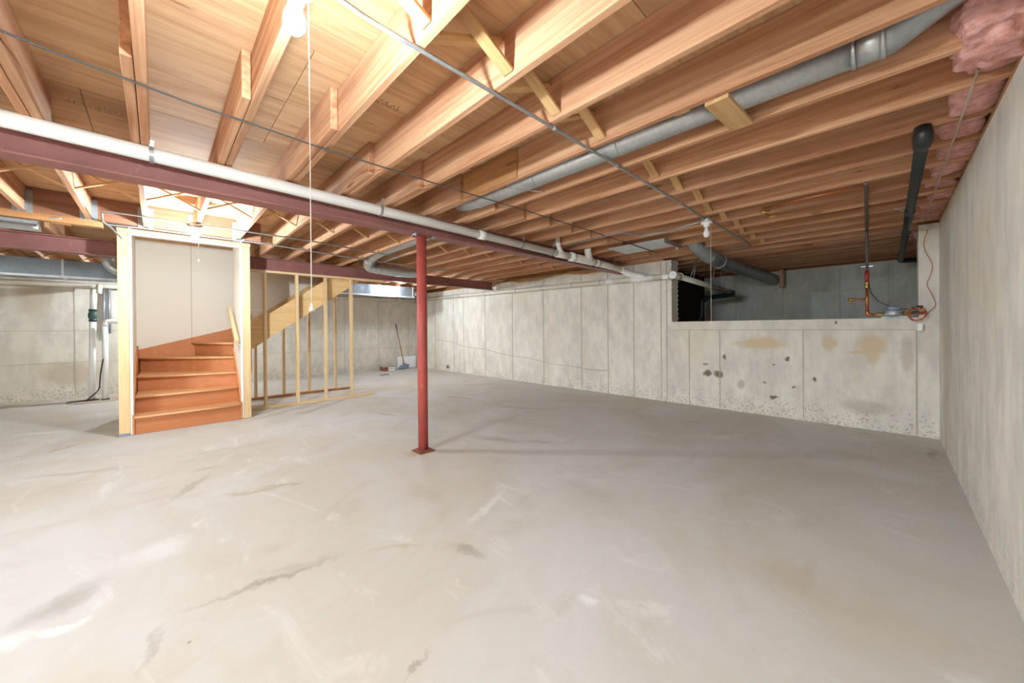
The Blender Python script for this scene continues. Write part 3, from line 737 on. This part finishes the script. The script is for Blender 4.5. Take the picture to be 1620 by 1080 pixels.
duct([(-3.45, YM-.0, 2.466), (-5.55, YM+.02, 2.466), (-5.98, YM+.03, 2.41), (-6.13, YM+.05, 2.29), (-6.15, YM+.35, 2.275), (-6.17, 3.42, 2.27), (-6.18, 3.62, 2.32), (-6.19, 3.68, 2.48)], .078, 'round galvanised duct with elbows passing beside the second beam', bend=.16, rings=[((-4.6, YM+.01, 2.466), (1, 0, 0), .0805), ((-5.80, YM+.025, 2.44), (1, 0, .12), .083), ((-5.90, YM+.03, 2.42), (1, 0, .3), .083), ((-6.0, YM+.04, 2.38), (1, -.2, .6), .084), ((-6.08, YM+.07, 2.33), (.7, -.5, .7), .084), ((-6.13, YM+.13, 2.29), (.3, -1, .4), .084), ((-6.15, YM+.33, 2.276), (0, 1, 0), .082), ((-6.145, YM+.22, 2.277), (0, 1, 0), .082), ((-6.17, 3.30, 2.27), (0, 1, 0), .082)])
duct([(-1.98, 5.52, 2.56), (-1.93, 5.62, 2.44), (-1.84, 5.80, 2.30), (-1.78, 6.05, 2.235), (-1.76, 6.4, 2.225), (-1.63, 8.9, 2.2), (-1.63, 9.1, 2.2)], .105, 'large round duct elbow running back into the crawlspace', 'galv_dark', rings=[((-1.905, 5.66, 2.405), (.4, .75, -.6), .1085), ((-1.82, 5.86, 2.275), (.25, .85, -.45), .1085), ((-1.775, 6.1, 2.232), (.05, 1, -.05), .109)], n=28)
tr = thing('duct_trunk', (-8.7, -.7, 2.04), 'rectangular galvanised duct trunk hung below the joists past the stairs', 'duct')
MB().box(-8.95, -8.45, YF+.05, 4.72, 2.05, 2.30).build('trunk', 'trunk', tr)
for y in (-4.6, -3.4, -2.2, -1.0, .2, 1.4, 2.6, 3.8, 4.68): MB().box(-8.96, -8.44, y-.012, y+.012, 2.04, 2.31).build('drive_cleat', 'galv', tr)
for y in (-5.2, -3.8, -1.9, .8, 3.2):
    for x in (-8.94, -8.46): bar('hanger_strap', (x, y, 2.30), (x, y, JZ+.03), .025, .0015, 'strap', tr, bev=0)
bar('support_angle', (-8.44, YF+.05, 2.05), (-8.44, 4.72, 2.05), .03, .03, 'galv', tr, bev=0)
duct([(-8.25, -.535, JZ+.05), (-8.25, -.535, 2.27), (-8.25, -.45, 2.17), (-8.25, -.3, 2.15), (-8.25, .05, 2.15)], .075, 'shiny adjustable duct elbow hanging beside the trunk above the sump pipes', bend=.1, rings=[((-8.25, -.535, 2.30), (0, 0, 1), .079), ((-8.25, -.50, 2.23), (0, .6, -1), .08), ((-8.25, -.43, 2.18), (0, 1, -.5), .08), ((-8.25, -.33, 2.155), (0, 1, -.1), .079)])
duct([(-8.7, 4.715, 2.18), (-8.7, 4.85, 2.18), (-8.68, 5.0, 2.22), (-8.66, 5.05, 2.32), (-8.66, 5.05, JZ+.06)], .075, 'shiny duct elbow rising from the end of the trunk', bend=.1, rings=[((-8.69, 4.95, 2.20), (.1, 1, .4), .08), ((-8.665, 5.04, 2.29), (.1, .3, 1), .08)])
pan = thing('sheet_metal_pan', (-2.4, 4.84, JZ), 'flat galvanised sheet closing a joist bay near the crawlspace', 'duct')
MB().box(-2.82, -1.98, 4.63+.02, 5.04+.2, JZ-.0008, JZ-.0003).build('sheet', 'galv', pan)
MB().box(-1.985, -1.975, 4.65, 5.2, JZ-.06, JZ-.002).build('end_flange', 'galv_dark', pan)
MB().box(-2.05, -2.03, 5.19, 5.22, JZ-.06, JZ-.005).build('tab', 'galv', pan)

# ================================================================== WHITE DRAIN PIPES
XP = B1+.124
def pz(y): 
    return 2.345+(2.235-2.345)*(y+.6)/6.5
dp = thing('drain_pipe', (XP, 1.5, 2.3), 'long white plastic drain pipe hung along the red beam with capped cleanout', 'pipe')
PR = .0445
tube('pipe', [(XP, YF+.05, pz(YF)), (XP, 5.55, pz(5.55))], PR, 'pvc', dp, 20)
for y in (2.62, -1.9): tube('coupling', [(XP, y-.05, pz(y)), (XP, y+.05, pz(y))], PR+.007, 'pvc', dp, 20)
for y in (4.10, ): tube('wye_body', [(XP, y-.16, pz(y)), (XP, y+.12, pz(y))], PR+.006, 'pvc_old', dp, 20)
tube('branch_pipe', fillet([(XP, 4.10, pz(4.1)), (XP+.05, 3.92, pz(4)+.08), (XP+.06, 3.90, JZ+.15)], .05), .031, 'pvc', dp, 16)
tube('coupling', [(XP+.058, 3.905, JZ-.025), (XP+.06, 3.90, JZ+.035)], .037, 'pvc', dp, 16)
tube('cleanout_body', [(XP+.02, 4.30, pz(4.4)-.005), (XP+.01, 4.78, pz(4.7)), (XP, 4.86, pz(4.8))], [.060, .060, .05], 'pvc_old', dp, 22)
cap = tube('cleanout_cap', [(XP+.021, 4.235, pz(4.35)-.004), (XP+.02, 4.32, pz(4.4)-.004)], .066, 'pvc', dp, 22)
tube('cap_nut', [(XP+.021, 4.215, pz(4.35)-.004), (XP+.02, 4.236, pz(4.4)-.004)], .022, 'pvc', cap, 4)
tube('branch_pipe', fillet([(XP+.01, 4.75, pz(4.7)), (XP+.12, 4.52, pz(4.6)+.09), (XP+.16, 4.45, JZ+.15)], .05), .05, 'pvc', dp, 18)
for y in (4.80, 4.95): tube('hub', [(XP+.005, y-.03, pz(y)), (XP+.003, y+.03, pz(y))], .057, 'pvc_old', dp, 20)
tube('pipe', [(XP, 4.9, pz(4.9)), (XP, 5.72, pz(5.72)-.004)], .05, 'pvc_old', dp, 20)
ZB = 2.075
WP = Vector((-2.90, 5.965, ZB))
tube('elbow', [(XP, 5.66, pz(5.66)-.003), (XP, 5.72, pz(5.72)-.006), (XP+.06, 5.83, 2.17), WP+Vector((-.03, -.01, .03)), WP], .056, 'pvc', dp, 20)
for y, b in ((-.02, 1), (1.86-.42, 1), (3.25, 1), (3.83, 1), (5.40, 1), (-1.4, 1)):
    st1 = thing('pipe_strap', (XP, y, pz(y)), 'perforated metal strap holding the white drain pipe to a joist beside the beam', 'strap', 'straps on the beam drain pipe') if False else dp
    loop = [(XP+.052*math.cos(t_), y, pz(y)+.052*math.sin(t_)) for t_ in [math.pi*(.25-1.4*k/14) for k in range(15)]]
    m = MB()
    lp = [(XP+.05, y+.005, JZ+.03)]+loop[0:]
    for i in range(len(lp)-1):
        a_, b_ = Vector(lp[i]), Vector(lp[i+1]); 
        m.add([a_+Vector((0, -.01, 0)), a_+Vector((0, .01, 0)), b_+Vector((0, .01, 0)), b_+Vector((0, -.01, 0))], [(0, 1, 2, 3)])
    s_o = m.build('strap', 'strap', dp)
    so = s_o.modifiers.new('solid', 'SOLIDIFY'); so.thickness = .0015

wp = thing('wall_drain_pipe', (-6, 5.965, 2.1), 'white drain pipe running along the concrete wall into the crawlspace', 'pipe')
zw = lambda x: 2.165+(2.165-ZB)*(-9.9-x)/(9.9-2.9)*1.0
zw = lambda x: 2.165+(ZB-2.165)*(x+9.9)/(7.0)
tube('pipe', [(-10.45, 5.965, zw(-10.45)), (-2.40, 5.965, zw(-2.4))], .045, 'pvc_old', wp, 18)
for x in (-9.3, -8.2, -7.1, -6.0, -5.2, -4.4, -3.75): tube('hanger_ring', [(x-.008, 5.965, zw(x)), (x+.008, 5.965, zw(x))], .049, 'strap', wp, 18)
for x in (-7.1, -5.2, -4.4): tube('hanger_wire', [(x, 5.99, zw(x)+.045), (x+.02, 6.02, zw(x)+.16)], .003, 'strap', wp, 6)
tube('wye_body', [(-3.12, 5.965, zw(-3.12)), (-2.72, 5.965, zw(-2.72))], .054, 'pvc', wp, 20)
tube('coupling', [(-3.62, 5.965, zw(-3.62)), (-3.46, 5.965, zw(-3.46))], .052, 'pvc', wp, 20)
tube('coupling', [(-2.56, 5.965, zw(-2.56)), (-2.46, 5.965, zw(-2.46))], .054, 'pvc', wp, 20)
bx, bz_ = -2.37, zw(-2.37)
tube('cleanout_body', [(bx, 5.90, bz_), (bx, 6.13, bz_-.005)], .056, 'pvc_old', wp, 20)
cp = tube('cleanout_cap', [(bx-.002, 5.865, bz_), (bx, 5.92, bz_)], .06, 'pvc', wp, 20)
tube('cap_nut', [(bx-.003, 5.85, bz_), (bx-.002, 5.866, bz_)], .02, 'pvc', cp, 4)
tube('hub', [(bx, 6.13, bz_), (bx, 6.18, bz_)], .061, 'pvc', wp, 20)
tube('pipe', [(bx, 6.1, bz_-.003), (-2.14, 8.0, 1.91)], .045, 'pvc_old', wp, 18)
tube('elbow', [(-2.145, 7.95, 1.914), (-2.14, 8.02, 1.905)], .055, 'abs', wp, 18)
hg = MB().tube([(-2.30, 6.55, 2.04), (-2.25, 6.55, JZ)], .008, 8).build('hanger_rod', 'strap', wp); MB().tube([(-2.36, 6.55, 2.04), (-2.27, 6.55, JZ-.05)], .008, 8).build('hanger_rod', 'strap', wp)
for y in (7.2, 7.6, 7.85): tube('hanger_wire', [(-2.2, y, 1.97), (-2.16, y, JZ)], .006, 'strap', wp, 6)
bpz = thing('black_drain_pipe', (-2.6, 8.1, 1.4), 'black plastic drain pipe bending down in the dark crawlspace', 'pipe')
tube('pipe', fillet([(-2.14, 8.0, 1.90), (-2.10, 8.12, 1.87), (-2.55, 8.2, 1.84), (-2.72, 8.22, 1.80), (-2.72, 8.22, 1.45), (-2.85, 8.2, 1.25)], .12), .05, 'abs', bpz, 16)
tube('coupling', [(-2.20, 8.09, 1.885), (-2.08, 8.09, 1.885)], .06, 'abs', bpz, 16)
# pipe under the far trunk
lp_ = tube('wall_pipe', [(-10.6, YF+.1, 2.10), (-10.6, 5.9, 2.15)], .045, 'pvc_old', None, 16)
tag(lp_, 'pale plastic pipe running along the top of the far concrete wall', 'pipe')

# ================================================================== BLACK PIPE, COPPER AND METER
bk = thing('black_ceiling_pipe', (.145, 5.5, 2.3), 'black plastic pipe under the joists near the pink insulation', 'pipe')
p0, p1 = bp(1460, 222, 'z', 2.315), bp(1425, 412, 'z', 2.27)
tube('pipe', [p0+Vector((0, .02, .0)), p1], .031, 'abs', bk, 16)
tube('elbow', [p0+Vector((0, -.005, .07)), p0+Vector((0, -.02, .02)), p0+Vector((0, .01, -.004)), p0+Vector((0, .1, -.002))], [.038, .042, .041, .037], 'abs', bk, 16)
tube('elbow', fillet([p1+Vector((0, -.12, .003)), p1+Vector((0, .02, 0)), p1+Vector((.25, .05, -.01))], .06), .038, 'abs', bk, 16)
for t_ in (.35, .55): 
    c_ = p0.lerp(p1, t_); tube('coupling', [c_-Vector((0, .04, 0)), c_+Vector((0, .04, 0))], .037, 'abs', bk, 16)
    bar('strap', c_+Vector((-.1, 0, .06)), c_+Vector((.04, 0, -.037)), .018, .002, 'strap', bk, bev=0)

mt = thing('water_service', (-.16, 6.03, OZ), 'copper water service with meter, red valve and spigot on the opening ledge', 'water meter')
ym_ = 6.02
X0 = -.165
tube('riser_pipe', [(X0, ym_, 1.385), (X0, ym_, 1.69)], .0145, 'copper', mt, 12)
tube('riser_pipe', fillet([(X0, ym_, 1.88), (X0, ym_, JZ-.018), (X0+.05, 4.1, JZ-.018), (X0+.05, 4.03, JZ-.014)], .04), .0135, 'iron', mt, 12)
tube('red_sleeve', [(X0, ym_, 1.755), (X0, ym_, 1.885)], .019, 'redplastic', mt, 14)
MB().lathe((X0, ym_, 0), [(.018, 1.68), (.021, 1.69), (.021, 1.715), (.018, 1.72), (.018, 1.735), (.022, 1.74), (.022, 1.757)], 8).build('brass_union', 'brass', mt)
bar('pipe_clamp', (X0-.05, ym_+.02, 1.94), (X0+.05, ym_+.02, 1.94), .012, .012, 'strap', mt, bev=0)
tube('elbow', fillet([(X0, ym_, 1.42), (X0, ym_, 1.365), (X0+.06, ym_, 1.365)], .03), .018, 'copper', mt, 12)
tube('supply_pipe', [(X0+.03, ym_, 1.365), (X0+.13, ym_, 1.368)], .0145, 'copper', mt, 12)
tube('union_nut', [(X0+.115, ym_, 1.368), (X0+.155, ym_, 1.368)], .023, 'brass', mt, 6)
sp = MB().tube([(X0, ym_, 1.555), (X0-.14, ym_-.01, 1.555)], .010, 10).build('spigot_pipe', 'copper', mt)
tube('spigot_body', [(X0-.10, ym_-.01, 1.555), (X0-.17, ym_-.01, 1.555)], .017, 'brass', mt, 10)
tube('spigot_spout', [(X0-.14, ym_-.01, 1.555), (X0-.148, ym_-.03, 1.51)], .013, 'brass', mt, 10)
tube('spigot_handle', [(X0-.19, ym_-.01, 1.555), (X0-.205, ym_-.01, 1.555)], .034, 'blue', mt, 10)
mx = .052
MB().lathe((mx, ym_, 0), [(.07, 1.342), (.085, 1.35), (.088, 1.375), (.08, 1.392), (.088, 1.398), (.088, 1.408), (.07, 1.412)], 20).build('meter_body', 'galv_dark', mt)
MB().lathe((mx, ym_, 0), [(.06, 1.411), (.062, 1.43), (.056, 1.455), (.03, 1.466), (.002, 1.468)], 20).build('meter_lid', 'bluedial', mt)
tube('meter_neck', [(mx-.13, ym_, 1.368), (mx+.13, ym_, 1.368)], .022, 'brass', mt, 12)
tube('outlet_pipe', [(mx+.12, ym_, 1.372), (.30, ym_+.02, 1.378)], .0145, 'copper', mt, 12)
bar('meter_bar', (mx-.1, ym_+.02, 1.334), (mx+.12, ym_+.02, 1.334), .04, .014, 'galv_dark', mt, bev=0)
for dz, dx in ((.06, .0), (.015, .01), (.075, .035)): bar('black_clip', (.185+dx, ym_-.045, 1.365+dz), (.235+dx, ym_-.045, 1.365+dz), .03, .03, 'black', mt)
gr = tube('ground_cable', fillet([(X0+.012, ym_-.01, 1.76), (X0+.03, ym_-.02, 1.62), (X0+.11, ym_-.03, 1.50), (mx-.02, ym_-.02, 1.455), (mx+.06, ym_-.02, 1.43), (.19, ym_-.04, 1.41)], .05), .004, 'black', mt, 8)
coil = thing('wire_coil', (.225, ym_-.05, 1.26), 'coil of orange wire with a white tag hanging by the meter', 'wire')
m = MB(); lp = []
for i in range(0, 3*24+1):
    a_ = 2*math.pi*i/24; rr = .062+.006*math.sin(i*.9)+.004*(i//24); lp.append((.225+rr*math.cos(a_), ym_-.062-.004*(i//24), 1.36+rr*1.02*math.sin(a_)))
m.tube(lp, .0035, 6); m.build('loops', 'orange', coil)
wv = [(1441, 502), (1452, 498), (1466, 496), (1478, 487), (1481, 480), (1475, 466), (1467, 453), (1466, 448), (1472, 436), (1476, 421), (1472, 410), (1464, 399), (1461, 387), (1464, 372), (1468, 366), (1463, 358)]
tube('lead_wire', fillet([bp(x, y, 'y', YB-.012) for x, y in wv], .03), .003, 'orange', coil, 6)
for dy in (0,): tube('stub_wire', [bp(1405, 484, 'y', ym_-.03), bp(1412, 477, 'y', ym_), bp(1424, 476, 'y', ym_), bp(1432, 482, 'y', ym_), bp(1433, 490, 'y', ym_-.03)], .002, 'orange', coil, 6)
c_ = bp(1455.5, 517, 'y', ym_-.05)
bar('tag', c_+Vector((0, 0, .04)), c_-Vector((0, 0, .04)), .022, .042, 'whitepl', coil, up=(1, 0, 0))
ct = thing('copper_tubes', (-.6, 4.06, JZ-.03), 'pair of thin copper tubes under a joist with two capped stubs', 'pipe')
a1, a2 = bp(1206, 329, 'z', JZ-.012), bp(1370, 292, 'z', JZ-.012)
for dy in (0, .03): tube('tube', [a1+Vector((0, dy, 0)), a2+Vector((0, dy, 0))], .008, 'copper', ct, 10)
tube('stub', fillet([a1, bp(1204, 337, 'z', JZ-.05), bp(1212, 339, 'z', JZ-.06), bp(1219, 340.5, 'z', JZ-.06)], .03), .008, 'copper', ct, 10)
q_ = bp(1222, 341.5, 'z', JZ-.06); tube('stub_cap', [q_-Vector((.03, 0, 0)), q_+Vector((.03, 0, 0))], .014, 'brass', ct, 10)
q_ = bp(1211, 335, 'z', JZ-.05); tube('stub_cap', [q_-Vector((.03, .01, 0)), q_+Vector((.03, .02, 0))], .014, 'brass', ct, 10)
# wooden stub post in the crawlspace
q_ = bp(1237, 446, 'y', 9.0)
tag(bar('wood_stub', (q_.x, 9.0, 2.02), (q_.x, 9.0, 2.375), .09, .07, 'joist', None, up=(1, 0, 0)), 'short vertical wood stub hanging at the crawlspace joists', 'wood block')
# white telephone block on the pier
q_ = bp(1466, 360, 'y', YB-.012)
tag(bar('wire_block', q_-Vector((.02, 0, 0)), q_+Vector((.02, 0, 0)), .02, .045, 'pvc_old', None), 'small white wire connector at the top of the concrete pier', 'connector')

# ================================================================== INSULATION
for i, k in enumerate(range(2, 11)):
    yc = JC+JP*(k+.5)
    lab = 'pink fibreglass batt stuffed between joist ends over the concrete wall'
    o = blob('insulation_batt', (XR-.045-.02*(i % 3), yc, JZ+.10), (.15+.05*random.random(), .36, .19), 'pink', None, .03, i+1, 3)
    o.location.z = JZ+.115; tag(o, lab, 'insulation', 'pink batts along the joist ends')
o = blob('insulation_batt', (.31, 2.42, JZ+.085), (.20, .34, .21), 'pink', None, .05, 31, 4)
tag(o, 'big pale pink fibreglass batt drooping beside the tapered duct end', 'insulation')
o = blob('insulation_batt', (.30, 1.80, JZ+.10), (.18, .34, .18), 'pink', None, .04, 33, 3)
tag(o, 'pale pink fibreglass batt tucked into the joist bay nearer the long-corded bulb', 'insulation')
o = blob('insulation_batt', (.30, 7.0, JZ+.02), (.16, .5, .2), 'pink', None, .03, 35, 3)
tag(o, 'pink fibreglass batt at the joist ends inside the crawlspace', 'insulation')
# torn kraft facing along the top of the concrete wall
for i, (x0, x1) in enumerate(((-7.9, -6.5), (-6.3, -4.7), (-4.6, -3.3))):
    bm = bmesh.new(); n_ = 40; rows = 5; g = []
    for a_ in range(n_+1):
        r_ = []
        for b_ in range(rows+1):
            x = x0+(x1-x0)*a_/n_; s_ = b_/rows
            sag = .07*math.sin(math.pi*a_/n_)*s_+.02*noise.noise(Vector((x*4, s_*3, i)))
            r_.append(bm.verts.new((x, YB+.02-.16*s_+.03*noise.noise(Vector((x*3, s_*5, i+4))), JZ-.0-.02-sag+.06*(1-s_)-.02)))
        g.append(r_)
    for a_ in range(n_):
        for b_ in range(rows): bm.faces.new((g[a_][b_], g[a_+1][b_], g[a_+1][b_+1], g[a_][b_+1]))
    me = bpy.data.meshes.new('insulation_facing'); bm.to_mesh(me); bm.free(); me.materials.append(M['kraft'])
    me.polygons.foreach_set('use_smooth', [True]*len(me.polygons))
    c_ = Vector(((x0+x1)/2, YB-.05, JZ-.05)); me.transform(Matrix.Translation(-c_))
    o = reg(bpy.data.objects.new('insulation_facing', me), None, c_); o.modifiers.new('solid', 'SOLIDIFY').thickness = .006
    tag(o, 'torn brown kraft insulation facing sagging along the wall top', 'insulation', 'kraft facings along the wall top')

# ================================================================== SUMP AT THE LEFT
su = thing('sump_pump', (-9.9, -.78, 0), 'white sump discharge pipes with a dark check valve rising from a floor pit', 'sump pipes')
s1, s2 = Vector((-9.95, -.865, 0)), Vector((-9.83, -.692, 0))
tube('discharge_pipe', [s1+Vector((0, 0, .01)), s1+Vector((0, .025, 1.46))], .043, 'pvc', su, 18)
tube('discharge_pipe', [s1+Vector((0, .027, 1.60)), s1+Vector((0, .04, 2.0))], .043, 'pvc', su, 18)
vx = MB().lathe(s1+Vector((0, .026, 0)), [(.05, 1.42), (.052, 1.44), (.05, 1.46), (.042, 1.462), (.055, 1.48), (.062, 1.53), (.055, 1.58), (.042, 1.6), (.05, 1.602), (.052, 1.63), (.05, 1.645)], 18).build('check_valve', 'greenblk', su)
for z in (1.44, 1.625): tube('hose_clamp', [s1+Vector((0, .026, z-.008)), s1+Vector((0, .026, z+.008))], .054, 'black', vx, 18)
tube('vent_pipe', [s2+Vector((0, 0, .01)), s2+Vector((0, .005, 1.36))], .04, 'pvc', su, 18)
tube('vent_elbow', fillet([s2+Vector((0, .005, 1.33)), s2+Vector((0, .01, 1.42)), s2+Vector((0, .16, 1.43)), s2+Vector((0, .3, 1.43))], .07), .042, 'pvc', su, 18)
tube('top_elbow', fillet([s1+Vector((0, .10, 1.93)), s1+Vector((0, .10, 2.06)), s1+Vector((-.5, .08, 2.09))], .05), .04, 'pvc_old', su, 16)
MB().lathe((-9.93, -.80, 0), [(.36, .002), (.36, .012), (.33, .014), (.05, .014)], 28).build('pit_lid', 'seam', su)
for s_ in (s1, s2): tube('lid_grommet', [s_+Vector((0, 0, .012)), s_+Vector((0, 0, .03))], .055, 'black', su, 16)
cd = fillet([s2+Vector((.05, -.02, .75)), s2+Vector((.0, -.06, .45)), s2+Vector((0, -.07, .2)), s2+Vector((.05, -.2, .06)), s1+Vector((.1, -.05, .03)), s1+Vector((.12, -.3, .02)), s1+Vector((.1, -.02, .03)), s1+Vector((.1, .1, .03))], .06)
tube('power_cord', cd, .009, 'black', su, 8)
us = thing('steel_channel', (-10.62, -.72, 1.35), 'tall galvanised steel channel on the far wall behind the sump pipes', 'channel')
for d_ in (-.035, .035): tube('conduit', [(-10.62, -.72+d_, 1.2), (-10.62, -.72+d_, 2.15)], .018, 'emt', us, 10)
bar('channel', (-10.68, -.72, 1.2), (-10.68, -.72, 2.15), .12, .03, 'galv', us, up=(1, 0, 0), bev=0)

# ================================================================== THINGS IN THE FAR CORNER
q_ = bp(610, 586, 'z', 0); bx_ = thing('carton', (-10.45, 4.93, 0), 'flattened carton with grey top and printed white side on the floor', 'box')
m = MB(); m.box(-10.60, -10.30, 4.76, 5.10, .001, .115); m.build('body', 'carton', bx_)
MB().prism([(-10.60, 4.76), (-10.29, 4.745), (-10.27, 5.10), (-10.60, 5.11)], 'z', .116, .135).build('lid_flap', 'cartongrey', bx_)
MB().box(-10.299, -10.297, 4.885, 5.098, .005, .112).build('side_panel', 'whitepl', bx_)
for k in range(3): MB().box(-10.2965, -10.2955, 4.90+k*.065, 4.945+k*.065, .03, .085).build('printed_mark', 'print', bx_)
tag(bar('foam_board', (-10.66, 5.36, .19), (-10.66, 5.98, .19), .03, .37, 'foam', None), 'white foam board leaning on the concrete wall in the corner', 'board')
br = thing('broom', (-10.5, 5.5, 0), 'long brown-handled broom with blue-grey head leaning in the corner', 'broom')
h0, h1 = bp(639, 575, 'x', -10.52), bp(626, 512, 'x', -10.70)
tube('handle', [h0, h1], .013, 'broomhandle', br, 10)
tube('grip', [h0.lerp(h1, .86), h1], .018, 'iron', br, 10)
MB().prism([(h0.y-.17, .01), (h0.y+.12, .03), (h0.y+.15, .13), (h0.y+.05, .16), (h0.y-.10, .09)], 'x', -10.60, -10.44).build('head', 'blue', br)
tube('socket', [h0+Vector((0, .0, -.03)), h0.lerp(h1, .06)], .024, 'copper', br, 10)
q_ = bp(608, 593, 'z', 0)
tag(blob('rag', (q_.x, q_.y, .02), (.1, .22, .03), 'cartongrey', None, .025, 5, 2), 'small crumpled grey-brown scrap lying on the floor by the carton', 'scrap')
